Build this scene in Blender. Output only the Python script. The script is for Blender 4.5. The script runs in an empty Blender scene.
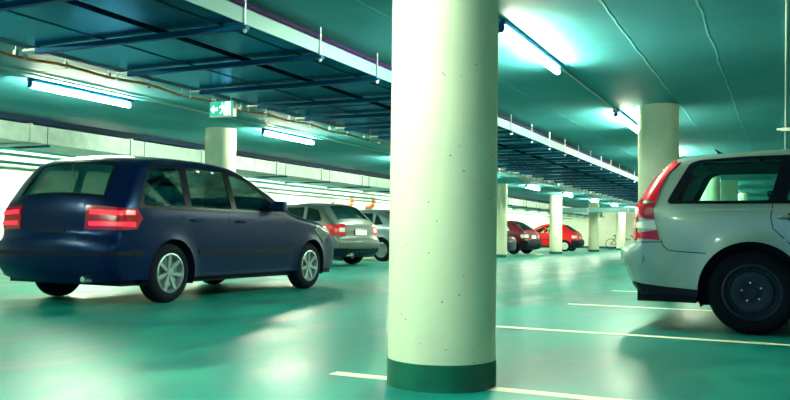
import bpy, bmesh, math, random
import numpy as np
from mathutils import Vector, Matrix
from mathutils.geometry import delaunay_2d_cdt
random.seed(4)
PI = math.pi
C = bpy.context.scene.collection

# ------------------------------------------------------------------ materials
def mat(name, col, rough=.5, metal=0, emit=None, estr=1.0, coat=0, noise=None, bump=None, spec=.4, st=None):
    m = bpy.data.materials.new(name); m.use_nodes = True
    nt = m.node_tree; b = nt.nodes['Principled BSDF']
    b.inputs['Base Color'].default_value = (*col, 1)
    b.inputs['Roughness'].default_value = rough
    b.inputs['Metallic'].default_value = metal
    b.inputs['Coat Weight'].default_value = coat
    b.inputs['Coat Roughness'].default_value = .08
    b.inputs['Specular IOR Level'].default_value = spec
    if st: b.inputs['Specular Tint'].default_value = (*st, 1)
    if emit:
        b.inputs['Emission Color'].default_value = (*emit, 1)
        b.inputs['Emission Strength'].default_value = estr
    if noise or bump:
        tc = nt.nodes.new('ShaderNodeTexCoord')
    if noise:                                   # noise = (scale(x,y,z), colour2, low, high)
        mp = nt.nodes.new('ShaderNodeMapping'); mp.inputs['Scale'].default_value = noise[0]
        nz = nt.nodes.new('ShaderNodeTexNoise'); nz.inputs['Scale'].default_value = 1; nz.inputs['Detail'].default_value = 6
        mr = nt.nodes.new('ShaderNodeMapRange'); mr.inputs[1].default_value = noise[2]; mr.inputs[2].default_value = noise[3]
        mx = nt.nodes.new('ShaderNodeMix'); mx.data_type = 'RGBA'
        mx.inputs[6].default_value = (*col, 1); mx.inputs[7].default_value = (*noise[1], 1)
        L = nt.links
        L.new(tc.outputs['Object'], mp.inputs[0]); L.new(mp.outputs[0], nz.inputs['Vector']); L.new(nz.outputs[0], mr.inputs[0])
        L.new(mr.outputs[0], mx.inputs[0]); L.new(mx.outputs[2], b.inputs['Base Color'])
    if bump:                                    # bump = (scale, strength)
        nz = nt.nodes.new('ShaderNodeTexNoise'); nz.inputs['Scale'].default_value = bump[0]; nz.inputs['Detail'].default_value = 4
        bp = nt.nodes.new('ShaderNodeBump'); bp.inputs['Strength'].default_value = bump[1]; bp.inputs['Distance'].default_value = .02
        nt.links.new(tc.outputs['Object'], nz.inputs['Vector']); nt.links.new(nz.outputs[0], bp.inputs['Height'])
        nt.links.new(bp.outputs[0], b.inputs['Normal'])
    return m

def glass_mat(name, tint, gloss=.12):
    m = bpy.data.materials.new(name); m.use_nodes = True
    nt = m.node_tree; nt.nodes.clear()
    o = nt.nodes.new('ShaderNodeOutputMaterial'); t = nt.nodes.new('ShaderNodeBsdfTransparent'); g = nt.nodes.new('ShaderNodeBsdfGlossy')
    fr = nt.nodes.new('ShaderNodeFresnel'); fr.inputs[0].default_value = 1.5
    ad = nt.nodes.new('ShaderNodeMath'); ad.operation = 'MULTIPLY_ADD'; ad.inputs[1].default_value = .8; ad.inputs[2].default_value = gloss * .2
    t.inputs[0].default_value = (*tint, 1); g.inputs[0].default_value = (1, 1, 1, 1); g.inputs['Roughness'].default_value = .03
    mx = nt.nodes.new('ShaderNodeMixShader')
    nt.links.new(fr.outputs[0], ad.inputs[0]); nt.links.new(ad.outputs[0], mx.inputs[0])
    nt.links.new(t.outputs[0], mx.inputs[1]); nt.links.new(g.outputs[0], mx.inputs[2]); nt.links.new(mx.outputs[0], o.inputs[0])
    return m

# concrete column / wall paint with small pits and stains
def plaster(name, base, dirt, pits=True):
    m = bpy.data.materials.new(name); m.use_nodes = True
    nt = m.node_tree; N = nt.nodes; L = nt.links; b = N['Principled BSDF']; b.inputs['Roughness'].default_value = .7
    b.inputs['Specular IOR Level'].default_value = .25
    tc = N.new('ShaderNodeTexCoord')
    n1 = N.new('ShaderNodeTexNoise'); n1.inputs['Scale'].default_value = 3; n1.inputs['Detail'].default_value = 8
    r1 = N.new('ShaderNodeMapRange'); r1.inputs[1].default_value = .45; r1.inputs[2].default_value = .8
    mx = N.new('ShaderNodeMix'); mx.data_type = 'RGBA'; mx.inputs[6].default_value = (*base, 1); mx.inputs[7].default_value = (*dirt, 1)
    L.new(tc.outputs['Object'], n1.inputs['Vector']); L.new(n1.outputs[0], r1.inputs[0]); L.new(r1.outputs[0], mx.inputs[0])
    out = mx.outputs[2]
    if pits:
        v = N.new('ShaderNodeTexVoronoi'); v.inputs['Scale'].default_value = 20; v.inputs['Randomness'].default_value = 1
        L.new(tc.outputs['Object'], v.inputs['Vector'])
        lt = N.new('ShaderNodeMapRange'); lt.inputs[1].default_value = .075; lt.inputs[2].default_value = .11; lt.inputs[3].default_value = 1; lt.inputs[4].default_value = 0
        n2 = N.new('ShaderNodeTexNoise'); n2.inputs['Scale'].default_value = 5
        r2 = N.new('ShaderNodeMapRange'); r2.inputs[1].default_value = .44; r2.inputs[2].default_value = .5
        mu = N.new('ShaderNodeMath'); mu.operation = 'MULTIPLY'
        L.new(v.outputs['Distance'], lt.inputs[0]); L.new(tc.outputs['Object'], n2.inputs['Vector']); L.new(n2.outputs[0], r2.inputs[0])
        L.new(lt.outputs[0], mu.inputs[0]); L.new(r2.outputs[0], mu.inputs[1])
        m2 = N.new('ShaderNodeMix'); m2.data_type = 'RGBA'; m2.inputs[7].default_value = (.12, .22, .2, 1)
        L.new(mu.outputs[0], m2.inputs[0]); L.new(out, m2.inputs[6]); out = m2.outputs[2]
    L.new(out, b.inputs['Base Color'])
    bp = N.new('ShaderNodeBump'); bp.inputs['Strength'].default_value = .15; bp.inputs['Distance'].default_value = .01
    n3 = N.new('ShaderNodeTexNoise'); n3.inputs['Scale'].default_value = 9; n3.inputs['Detail'].default_value = 6
    L.new(tc.outputs['Object'], n3.inputs['Vector']); L.new(n3.outputs[0], bp.inputs['Height']); L.new(bp.outputs[0], b.inputs['Normal'])
    return m

def floor_mat():
    m = bpy.data.materials.new('painted_floor'); m.use_nodes = True
    nt = m.node_tree; N = nt.nodes; L = nt.links; b = N['Principled BSDF']; b.inputs['Specular IOR Level'].default_value = .22; b.inputs['Specular Tint'].default_value = (.5, 1, .95, 1)
    tc = N.new('ShaderNodeTexCoord'); mp = N.new('ShaderNodeMapping'); mp.inputs['Scale'].default_value = (.9, .35, 1); mp.inputs['Rotation'].default_value = (0, 0, .35)
    n = N.new('ShaderNodeTexNoise'); n.inputs['Scale'].default_value = 2.2; n.inputs['Detail'].default_value = 9; n.inputs['Roughness'].default_value = .62
    cr = N.new('ShaderNodeValToRGB'); e = cr.color_ramp.elements
    e[0].position = .34; e[0].color = (.0005, .115, .120, 1); e[1].position = .68; e[1].color = (.010, .27, .215, 1)
    L.new(tc.outputs['Object'], mp.inputs[0]); L.new(mp.outputs[0], n.inputs['Vector']); L.new(n.outputs[0], cr.inputs[0])
    n2 = N.new('ShaderNodeTexNoise'); n2.inputs['Scale'].default_value = 14; n2.inputs['Detail'].default_value = 8
    r2 = N.new('ShaderNodeMapRange'); r2.inputs[1].default_value = .6; r2.inputs[2].default_value = .75; r2.inputs[4].default_value = .4
    mx = N.new('ShaderNodeMix'); mx.data_type = 'RGBA'; mx.inputs[7].default_value = (.003, .085, .115, 1)
    L.new(mp.outputs[0], n2.inputs['Vector']); L.new(n2.outputs[0], r2.inputs[0]); L.new(r2.outputs[0], mx.inputs[0]); L.new(cr.outputs[0], mx.inputs[6])
    L.new(mx.outputs[2], b.inputs['Base Color'])
    rr = N.new('ShaderNodeMapRange'); rr.inputs[1].default_value = .3; rr.inputs[2].default_value = .7; rr.inputs[3].default_value = .28; rr.inputs[4].default_value = .5
    L.new(n.outputs[0], rr.inputs[0]); L.new(rr.outputs[0], b.inputs['Roughness'])
    bp = N.new('ShaderNodeBump'); bp.inputs['Strength'].default_value = .12; bp.inputs['Distance'].default_value = .01
    n3 = N.new('ShaderNodeTexNoise'); n3.inputs['Scale'].default_value = 6; n3.inputs['Detail'].default_value = 5
    L.new(tc.outputs['Object'], n3.inputs['Vector']); L.new(n3.outputs[0], bp.inputs['Height']); L.new(bp.outputs[0], b.inputs['Normal'])
    return m

def ceiling_mat():
    m = bpy.data.materials.new('ceiling_concrete'); m.use_nodes = True
    nt = m.node_tree; N = nt.nodes; L = nt.links; b = N['Principled BSDF']; b.inputs['Roughness'].default_value = .7
    b.inputs['Specular IOR Level'].default_value = .08
    tc = N.new('ShaderNodeTexCoord'); sp = N.new('ShaderNodeSeparateXYZ'); L.new(tc.outputs['Object'], sp.inputs[0])
    nz = N.new('ShaderNodeTexNoise'); nz.inputs['Scale'].default_value = 1.6; nz.inputs['Detail'].default_value = 5; L.new(tc.outputs['Object'], nz.inputs['Vector'])
    wb = N.new('ShaderNodeMath'); wb.operation = 'MULTIPLY_ADD'; wb.inputs[1].default_value = .07; wb.inputs[2].default_value = -.035
    L.new(nz.outputs[0], wb.inputs[0])
    xs = N.new('ShaderNodeMath'); L.new(sp.outputs[0], xs.inputs[0]); L.new(wb.outputs[0], xs.inputs[1])
    tot = None
    for x0 in (-1.29, -.6, -3.05, -7.2):                   # board joints left by the formwork, running along the aisle
        a = N.new('ShaderNodeMath'); a.operation = 'SUBTRACT'; a.inputs[1].default_value = x0; L.new(xs.outputs[0], a.inputs[0])
        c = N.new('ShaderNodeMath'); c.operation = 'ABSOLUTE'; L.new(a.outputs[0], c.inputs[0])
        r = N.new('ShaderNodeMapRange'); r.inputs[1].default_value = .003; r.inputs[2].default_value = .016; r.inputs[3].default_value = 1; r.inputs[4].default_value = 0
        L.new(c.outputs[0], r.inputs[0])
        if tot is None: tot = r.outputs[0]
        else:
            s = N.new('ShaderNodeMath'); s.operation = 'MAXIMUM'; L.new(tot, s.inputs[0]); L.new(r.outputs[0], s.inputs[1]); tot = s.outputs[0]
    n2 = N.new('ShaderNodeTexNoise'); n2.inputs['Scale'].default_value = .9; n2.inputs['Detail'].default_value = 8; L.new(tc.outputs['Object'], n2.inputs['Vector'])
    cr = N.new('ShaderNodeValToRGB'); e = cr.color_ramp.elements
    e[0].position = .3; e[0].color = (.045, .28, .34, 1); e[1].position = .72; e[1].color = (.075, .34, .40, 1)
    L.new(n2.outputs[0], cr.inputs[0])
    br = N.new('ShaderNodeTexNoise'); br.inputs['Scale'].default_value = 4; L.new(tc.outputs['Object'], br.inputs['Vector'])
    bm_ = N.new('ShaderNodeMapRange'); bm_.inputs[1].default_value = .42; bm_.inputs[2].default_value = .6; L.new(br.outputs[0], bm_.inputs[0])
    mu = N.new('ShaderNodeMath'); mu.operation = 'MULTIPLY'; L.new(tot, mu.inputs[0]); L.new(bm_.outputs[0], mu.inputs[1])
    mx = N.new('ShaderNodeMix'); mx.data_type = 'RGBA'; mx.inputs[7].default_value = (.09, .37, .41, 1)
    L.new(mu.outputs[0], mx.inputs[0]); L.new(cr.outputs[0], mx.inputs[6]); L.new(mx.outputs[2], b.inputs['Base Color'])
    ad = N.new('ShaderNodeMath'); ad.operation = 'MULTIPLY_ADD'; ad.inputs[1].default_value = 1.0; L.new(tot, ad.inputs[0])
    n3 = N.new('ShaderNodeTexNoise'); n3.inputs['Scale'].default_value = 3; n3.inputs['Detail'].default_value = 8; L.new(tc.outputs['Object'], n3.inputs['Vector'])
    L.new(n3.outputs[0], ad.inputs[2])
    bp = N.new('ShaderNodeBump'); bp.inputs['Strength'].default_value = .35; bp.inputs['Distance'].default_value = .02
    L.new(ad.outputs[0], bp.inputs['Height']); L.new(bp.outputs[0], b.inputs['Normal'])
    return m

M = dict(
    floor=floor_mat(), ceiling=ceiling_mat(),
    column=plaster('column_paint', (.60, .69, .51), (.52, .61, .48)),
    wall=plaster('wall_paint', (.80, .82, .68), (.70, .75, .62), False),
    greenband=mat('green_base_paint', (.002, .12, .07), .5, noise=((6, 6, 6), (.001, .08, .06), .4, .7), spec=.3),
    tealband=mat('teal_base_paint', (.002, .10, .10), .5, spec=.3),
    line=mat('line_paint', (.80, .86, .62), .55, noise=((9, 9, 9), (.45, .68, .52), .52, .75)),
    galv=mat('galvanised_sheet', (.008, .14, .26), .22, .85, noise=((1.2, .8, 1), (.03, .25, .36), .35, .7), st=(.05, .48, .70)),
    profile=mat('pale_edge_profile', (.14, .30, .31), .5, .3),
    galv_light=mat('light_galvanised_sheet', (.42, .56, .52), .45, .35, noise=((5, 5, 5), (.30, .44, .43), .35, .7)),
    strut=mat('dark_strut_steel', (.006, .07, .16), .5, .3, spec=.2, st=(.1, .5, 1)),
    jointshade=mat('shadow_blue_steel', (.004, .02, .05), .7, 0, spec=.2),  # dark duct joints, also the painted shade in the duct gaps
    rod=mat('zinc_rod', (.55, .72, .70), .35, .7),
    white=mat('white_enamel', (.85, .88, .80), .35),
    conduit=mat('grey_conduit', (.34, .48, .45), .4),
    pipe=mat('teal_pipe', (.04, .32, .34), .4),
    orange=mat('orange_cable', (1, .20, .02), .45),
    orangered=mat('orange_plastic', (.85, .17, .04), .4),
    purple=mat('purple_cable', (.025, .008, .07), .6, spec=.1),
    tube=mat('lit_tube', (1, 1, 1), .4, emit=(.93, 1.0, .68), estr=430),
    exitgreen=mat('exit_green', (0, .12, .08), .4, emit=(.0, .60, .36), estr=.9),
    exitwhite=mat('exit_white', (1, 1, 1), .4, emit=(.85, 1, .95), estr=1.3),
    rubber=mat('tyre_rubber', (.002, .005, .011), .8, bump=(60, .1), spec=.12),
    black=mat('black_plastic', (.002, .006, .014), .5, spec=.15),
    trimblack=mat('gloss_black_trim', (.001, .004, .010), .3, spec=.25),
    steelwheel=mat('black_steel_wheel', (.006, .022, .040), .5, 0, spec=.25),
    alloy=mat('alloy_wheel', (.30, .42, .46), .35, .8),
    hubcap=mat('silver_hubcap', (.6, .7, .68), .35, .5),
    chrome=mat('chrome', (.8, .85, .8), .2, .9),
    bolt=mat('bright_bolt', (.75, .95, .85), .3, .3),
    interior=mat('dark_upholstery', (.003, .008, .016), .85, spec=.1),
    redlens=mat('red_lens', (.50, .004, .015), .22, coat=.2),
    darkredlens=mat('dark_red_lens', (.26, .002, .015), .22, coat=.2),
    headglass=mat('headlamp_glass', (.06, .11, .13), .15, coat=.3),
    clearlens=mat('clear_lens', (.55, .66, .62), .2, coat=.2),
    litred=mat('lit_red_lens', (.8, .01, .03), .2, emit=(1, .012, .03), estr=2.2),
    plate=mat('number_plate', (.72, .80, .74), .4),
    seam=mat('panel_gap_dark', (.006, .03, .045), .8),
    silver=mat('silver_car_paint', (.27, .38, .34), .36, .55, coat=.5, st=(.5, .9, .75)),
    silver2=mat('champagne_car_paint', (.09, .13, .13), .38, .5, coat=.3),
    grey=mat('grey_car_paint', (.09, .17, .20), .38, .4, coat=.4),
    navy=mat('navy_car_paint', (.0006, .006, .032), .30, 0, coat=.03, spec=.3, st=(.15, .4, 1)),
    red=mat('red_car_paint', (.60, .002, .006), .35, 0, coat=.15, spec=.25),
    maroon=mat('dark_red_car_paint', (.10, .001, .012), .35, 0, coat=.15, spec=.25),
    ink=mat('black_blue_car_paint', (.002, .006, .016), .3, 0, coat=.2, spec=.3),
    glass=glass_mat('car_glass', (.80, .95, .92)),
    darkglass=glass_mat('tinted_car_glass', (.12, .25, .28), .3),
)

# ------------------------------------------------------------------ helpers
def new_obj(name, verts, faces, m, parent=None, smooth=False, mats=None, fmat=None):
    me = bpy.data.meshes.new(name); me.from_pydata([tuple(map(float, v)) for v in verts], [], [tuple(map(int, f)) for f in faces])
    if mats:
        for q in mats: me.materials.append(q)
        if fmat is not None: me.polygons.foreach_set('material_index', fmat)
    elif m: me.materials.append(m)
    if smooth: me.polygons.foreach_set('use_smooth', [True] * len(me.polygons))
    me.update()
    o = bpy.data.objects.new(name, me); C.objects.link(o)
    if parent: o.parent = parent
    return o

class MB:
    """collects shapes and links them as one mesh object"""
    def __init__(s): s.v = []; s.f = []; s.mi = []; s.cur = 0
    def add(s, v, f):
        n = len(s.v); s.v += [tuple(p) for p in v]; s.f += [tuple(i + n for i in q) for q in f]; s.mi += [s.cur] * len(f); return s
    def box(s, x0, x1, y0, y1, z0, z1):
        v = [(x, y, z) for z in (z0, z1) for y in (y0, y1) for x in (x0, x1)]
        return s.add(v, [(0, 2, 3, 1), (4, 5, 7, 6), (0, 1, 5, 4), (2, 6, 7, 3), (0, 4, 6, 2), (1, 3, 7, 5)])
    def rbox(s, x0, x1, y0, y1, z0, z1, r=.03, n=3):
        bm = bmesh.new(); bmesh.ops.create_cube(bm, size=1)
        for v in bm.verts: v.co = Vector(((x0 + x1) / 2 + v.co.x * (x1 - x0), (y0 + y1) / 2 + v.co.y * (y1 - y0), (z0 + z1) / 2 + v.co.z * (z1 - z0)))
        bmesh.ops.bevel(bm, geom=bm.edges[:], offset=r, segments=n, affect='EDGES', profile=.6)
        bm.verts.index_update(); s.add([v.co[:] for v in bm.verts], [[v.index for v in f.verts] for f in bm.faces]); bm.free(); return s
    def tube(s, pts, r, n=8, cap=True):
        P = [Vector(p) for p in pts]; V = []; F = []
        ref = Vector((0, 0, 1))
        for i, p in enumerate(P):
            d = (P[min(i + 1, len(P) - 1)] - P[max(i - 1, 0)]).normalized()
            rf = ref if abs(d.dot(ref)) < .95 else Vector((1, 0, 0))
            a = d.cross(rf).normalized(); b = a.cross(d)
            rr = r[i] if isinstance(r, (list, tuple)) else r
            for k in range(n):
                t = 2 * PI * k / n; V.append(p + (a * math.cos(t) + b * math.sin(t)) * rr)
        for i in range(len(P) - 1):
            for k in range(n):
                F.append((i * n + k, i * n + (k + 1) % n, (i + 1) * n + (k + 1) % n, (i + 1) * n + k))
        if cap: F += [tuple(range(n)), tuple(range((len(P) - 1) * n, len(P) * n))[::-1]]
        return s.add(V, F)
    def lathe(s, prof, n=32, axis='z', o=(0, 0, 0), closed=False):
        V = []; F = []; m = len(prof)                       # prof: (radius, height)
        for k in range(n):
            t = 2 * PI * k / n
            for r, h in prof:
                a, b = r * math.cos(t), r * math.sin(t)
                p = (a, b, h) if axis == 'z' else (a, h, -b) if axis == 'y' else (h, a, b)
                V.append((p[0] + o[0], p[1] + o[1], p[2] + o[2]))
        for k in range(n):
            for j in range(m if closed else m - 1):
                F.append((k * m + j, ((k + 1) % n) * m + j, ((k + 1) % n) * m + (j + 1) % m, k * m + (j + 1) % m))
        return s.add(V, F)
    def build(s, name, m=None, parent=None, smooth=False, mats=None):
        o = new_obj(name, s.v, s.f, m, parent, False, mats, s.mi if mats else None)
        bm = bmesh.new(); bm.from_mesh(o.data); bmesh.ops.recalc_face_normals(bm, faces=bm.faces[:])
        if smooth:
            for f in bm.faces: f.smooth = True
            for e in bm.edges:
                if len(e.link_faces) == 2 and e.calc_face_angle(0) > .7: e.smooth = False
        bm.to_mesh(o.data); bm.free()
        return o

def tag(o, label=None, cat=None, group=None, kind=None):
    if label: o['label'] = label
    if cat: o['category'] = cat
    if group: o['group'] = group
    if kind: o['kind'] = kind
    return o
def thing(name, loc, label, cat, group=None, rz=0):
    o = bpy.data.objects.new(name, None); C.objects.link(o); o.empty_display_size = .2
    o.location = loc; o.rotation_euler = (0, 0, rz); return tag(o, label, cat, group)
def copy_tree(o, loc=None, rz=None, label=None, group=None, parent=None):
    c = o.copy(); C.objects.link(c)
    if parent: c.parent = parent
    if loc is not None: c.location = loc
    if rz is not None: c.rotation_euler = (0, 0, rz)
    if label: c['label'] = label
    if group: c['group'] = group
    for ch in list(o.children): copy_tree(ch, parent=c)
    return c

# ------------------------------------------------------------------ setting
X0, X1, Y0, Y1, H = -15.2, 5.2, -7.0, 58.0, 2.605
tag(MB().box(X0 - .2, X1 + .2, Y0, Y1 + .2, -.2, 0).build('floor', M['floor']), kind='structure')
tag(MB().box(X0 - .2, X1 + .2, Y0, Y1 + .2, H, H + .25).build('ceiling', M['ceiling']), kind='structure')
tag(MB().box(X0 - .2, X0, Y0, Y1, 0, H).build('wall_left', M['wall']), kind='structure')
tag(MB().box(X1, X1 + .2, Y0, Y1, 0, H).build('wall_right', M['wall']), kind='structure')
tag(MB().box(X0 - .2, X1 + .2, Y1, Y1 + .2, 0, H).build('wall_back', M['wall']), kind='structure')
tag(MB().box(X0, X0 + .02, Y0, Y1, 0, .14).build('baseboard_left', M['tealband']), kind='structure')
tag(MB().box(X0 + .02, X1, Y1 - .02, Y1, 0, .14).build('baseboard_back', M['tealband']), kind='structure')

# parking lines
S = 7.95; B = S / 3
lines = {-1: 'white parking line running under the near left of the floor, closest to the viewer',
         0: 'white parking line passing under the foot of the nearest thick column',
         1: 'long white parking line right of the nearest column, in front of the silver estate car',
         2: 'white parking line that starts left of the silver estate car and runs under it',
         3: 'short visible white parking line just behind the silver estate car bumper'}
for k in range(-1, 8):
    y = 3.86 + B * k
    xs = -2.2
    o = MB().box(xs, 3.4, y - .045, y + .045, .0, .0025).build('parking_line', M['line'])
    if k in lines: tag(o, lines[k], 'floor marking', 'parking bay lines on the right')
    else: tag(o, 'white parking line hidden behind the silver estate car in the right bays', 'floor marking', 'parking bay lines on the right')
for k in range(1, 18):
    y = 3.86 + B * k
    o = MB().box(-14.2, -9.0, y - .045, y + .045, 0, .0025).build('parking_line', M['line'])
    tag(o, 'white parking line between the left bays along the far wall', 'floor marking', 'parking bay lines on the left')

# columns
R = .274
def column(x, y, label, band='greenband', group='round concrete columns', hb=.13):
    t = thing('column', (x, y, 0), label, 'column', group)
    MB().lathe([(.001, 0), (R, 0), (R, H), (.001, H)], 64).build('column_shaft', M['column'], t, True)
    MB().lathe([(R, .0), (R + .004, .0), (R + .004, hb), (R, hb + .001)], 64).build('base_band', M[band], t, True)
    return t
AX, AY, CX, CY = -1.58, 3.88, -9.12, 11.79
column(AX, AY, 'thick pale round column standing closest, with a green painted foot')
column(AX, AY + S, 'round column right of centre, rising behind the silver estate car tail', hb=.1)
column(AX, AY - S, 'round column behind the viewer in the right row')
column(AX, AY + 2 * S, 'round column hidden behind the silver estate car roof', hb=.1)
for k in (3, 4, 5): column(AX, AY + k * S, 'round column of the right row, far behind the silver estate car', hb=.1)
column(CX, CY, 'round column at left, beside the lit exit sign, behind the dark blue car', hb=.1)
column(CX, CY + S, 'round column of the left row hidden behind the nearest column', 'tealband', hb=.1)
column(CX, CY + 2 * S, 'round column just right of the nearest column, left of the dark red hatchback', 'tealband', hb=.11)
column(CX, CY + 3 * S, 'round column standing in front of the bright red hatchback', 'tealband', hb=.11)
column(CX, CY + 4 * S, 'round column just right of the bright red hatchback', 'tealband', hb=.11)
column(CX, CY + 5 * S, 'farthest round column, in front of the bicycles', 'tealband', hb=.11)
column(CX, CY - S, 'round column out of frame to the left', 'greenband')

# ------------------------------------------------------------------ lamps
def make_lamp(L, label, group, loc, rz=0):
    t = thing('fluorescent_lamp', loc, label, 'lamp', group, rz)      # origin on the ceiling, long side along y
    MB().rbox(-.03, .045, -L / 2, L / 2, -.045, 0, .008, 1).build('housing', M['strut'], t)
    MB().tube([(0, -L / 2 + .05, -.088), (0, L / 2 - .05, -.088)], .027, 12).build('tube', M['tube'], t, True)
    for s_ in (-1, 1):
        MB().rbox(-.03, .03, s_ * (L / 2 - .03) - .02, s_ * (L / 2 - .03) + .02, -.112, -.04, .008, 1).build('end_cap', M['strut'], t)
    return t
LR = 2.0
lampR = make_lamp(LR, 'large lit tube lamp on the ceiling directly right of the nearest column', 'tube lamps above the right bays', (-2.18, 7.6, H))
lab = {1: 'lit tube lamp half hidden by the top of the second column', -1: 'tube lamp on the ceiling above the nearest column, out of view'}
for k in range(-2, 9):
    if k: copy_tree(lampR, (-2.18, 7.6 + 5.3 * k, H), label=lab.get(k, 'tube lamp in the right row, far along the ceiling'))
lampL = make_lamp(1.75, 'lit tube lamp on the ceiling at upper left, above the dark blue car', 'tube lamps above the left bays', (-8.32, 7.85, H))
lab = {1: 'lit tube lamp just right of the left column, behind the exit sign', 2: 'lit tube lamp whose glow meets the left edge of the nearest column',
       3: 'tube lamp hidden behind the nearest column', 4: 'lit tube lamp in the gap right of the nearest column'}
LY = {-2: -2.2, -1: 2.8, 1: 12.8, 2: 18.2, 3: 23.6, 4: 29.1, 5: 34.4, 6: 39.7, 7: 45, 8: 50.3}
for k in range(-2, 9):
    if k: copy_tree(lampL, (-8.32, LY[k], H), label=lab.get(k, 'tube lamp in the left row, far along the ceiling'))
lampW = make_lamp(1.6, 'unseen tube lamp near the left wall behind the suspended air duct', 'tube lamps along the left wall', (-13.3, 13.0, H))
for y in (9, 17.0, 20.5, 24, 27.5, 31, 34.5, 38, 41.5, 45, 48.5, 52, 55.5): copy_tree(lampW, (-13.3, y, H))  # unseen row, with lamps added to brighten the far wall and columns

# conduits linking lamps
def run(name, pts, r, m, label, cat, group=None, n=8):
    return tag(MB().tube(pts, r, n).build(name, M[m], None, True), label, cat, group)
for k in range(-2, 8):
    run('conduit', [(-2.18, 7.6 + 5.3 * k + 1.02, H - .016), (-2.18, 7.6 + 5.3 * (k + 1) - 1.02, H - .016)], .011, 'conduit', 'thin pale conduit from the large right tube lamp to the next lamp' if k == 0 else 'thin pale conduit between two tube lamps of the right row', 'conduit', 'conduits between the right tube lamps')
run('conduit', [(-8.0, -6, H - .02), (-8.0, 55, H - .02)], .013, 'conduit', 'thin pale conduit along the ceiling beside the left row of tube lamps', 'conduit')
run('conduit', [(.03, -3, H - .02), (.03, 40, H - .02)], .012, 'conduit', 'thin conduit along the ceiling at the right edge above the silver estate car', 'conduit')
t = thing('junction_box', (.03, 14.6, H - .034), 'small white junction box on the conduit at the right edge', 'junction box')
MB().rbox(-.07, .07, -.05, .05, -.05, 0, .01, 1).build('box_body', M['white'], t); MB().tube([(-.07, 0, -.02), (-.13, 0, -.02)], .018).build('cable_gland', M['white'], t, True)
# red capped end where the second lamp meets its conduit
tag(MB().rbox(-2.21, -2.15, 11.78, 11.86, H - .06, H - .025, .008, 1).build('cable_clamp', M['orangered']), 'small red cable clamp at the near end of the second right tube lamp', 'clamp')

# ------------------------------------------------------------------ suspended duct over the aisle
YA, YB = -4.0, 50.0
def duct(x0, x1, label, seams, cross):
    t = thing('air_duct', ((x0 + x1) / 2, 0, 0), label, 'duct', 'flat ducts over the aisle')
    cx = (x0 + x1) / 2
    MB().box(x0 - cx, x1 - cx, YA, YB, 2.375, 2.475).build('duct_body', M['galv'], t)
    for s_ in seams: MB().box(s_ - cx - .008, s_ - cx + .008, YA, YB, 2.370, 2.376).build('seam_strip', M['jointshade'], t)
    m = MB()
    for y in cross: m.box(x0 - cx, x1 - cx, y - .006, y + .006, 2.3715, 2.376)
    m.build('cross_joint', M['jointshade'], t)
    return t
jo = [YA + 2.6 * k for k in range(21)]
duct(-4.50, -3.775, 'flat galvanised duct over the aisle, the right one of the pair', (-3.98,), jo)
duct(-5.98, -4.62, 'wide flat galvanised duct over the aisle, the left one of the pair', (-5.20,), jo)
tag(MB().box(-3.772, -3.755, YA, YB, 2.365, 2.485).build('edge_profile', M['profile']), 'pale metal edge profile along the right side of the aisle duct', 'profile')
tag(MB().box(-4.615, -4.505, YA, YB, 2.44, 2.47).build('tray_and_gap_shade', M['jointshade']), 'dark strip standing in for the shade in the gap between the two flat aisle ducts', 'tray')  # dark strip paints the shade of the open gap between the ducts
tag(MB().box(-6.13, -5.985, YA, YB, 2.375, 2.39).box(-6.13, -6.12, YA, YB, 2.375, 2.43).build('tray_and_gap_shade', M['strut']), 'dark blue cable tray along the left edge of the aisle duct', 'tray')
for i in range(4):
    run('purple_cable', [(-3.80 - .004 * (i % 2), y, 2.490 + .019 * i + .003 * math.sin(y * .9 + i)) for y in np.linspace(YA, YB, 60)], .008,
        'purple', 'thin purple cable lying on the right edge of the aisle duct', 'cable', 'purple cables on the aisle duct')
# strut rails with hanger rods
def make_rail():
    t = thing('support_rail', (0, 5.11, 0), 'dark blue steel rail carrying the aisle ducts on hanger rods', 'rail', 'rails under the aisle ducts')
    MB().box(-6.0, -3.745, -.024, .024, 2.318, 2.322).box(-6.0, -3.745, -.024, -.019, 2.318, 2.362).box(-6.0, -3.745, .019, .024, 2.318, 2.362).build('channel', M['strut'], t)
    for x in (-3.745, -6.15):
        MB().tube([(x, 0, 2.29), (x, 0, H)], .0065, 6).build('hanger_rod', M['rod'], t, True)
        MB().lathe([(.001, 2.30), (.018, 2.30), (.018, 2.317), (.001, 2.317)], 6, o=(x, 0, 0)).build('nut', M['rod'], t)
    MB().box(-3.775, -3.72, -.028, .028, 2.317, 2.345).build('end_bracket', M['strut'], t)
    MB().box(-6.17, -5.99, -.013, .013, 2.35, 2.37).build('left_bracket', M['galv_light'], t)
    return t
rail = make_rail()
for k in range(-7, 40):
    if k: copy_tree(rail, (0, 5.11 + 1.131 * k, 0))
# orange cable with clips
pts = [(-6.27 + .015 * math.sin(y * 1.3), y, 2.335 + .008 * math.sin(y * 2.1) - .012 * math.cos(2 * PI * (y - 5.11) / 1.131)) for y in np.arange(YA, YB, .18)]
run('orange_cable', pts, .0135, 'orange', 'long orange cable clipped along the left side of the aisle duct', 'cable')
clip = thing('cable_clip', (-6.27, 5.11, 2.345), 'small pale clip holding the orange cable below the duct rails', 'clip', 'clips on the orange cable')
MB().box(-.02, .02, -.014, .014, -.032, .03).build('clip_body', M['galv_light'], clip); MB().tube([(0, 0, .03), (0, 0, H - 2.345)], .004, 5).build('clip_rod', M['rod'], clip)
for k in range(-4, 66):
    if k: copy_tree(clip, (-6.27, 5.11 + .5655 * k, 2.345))

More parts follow.
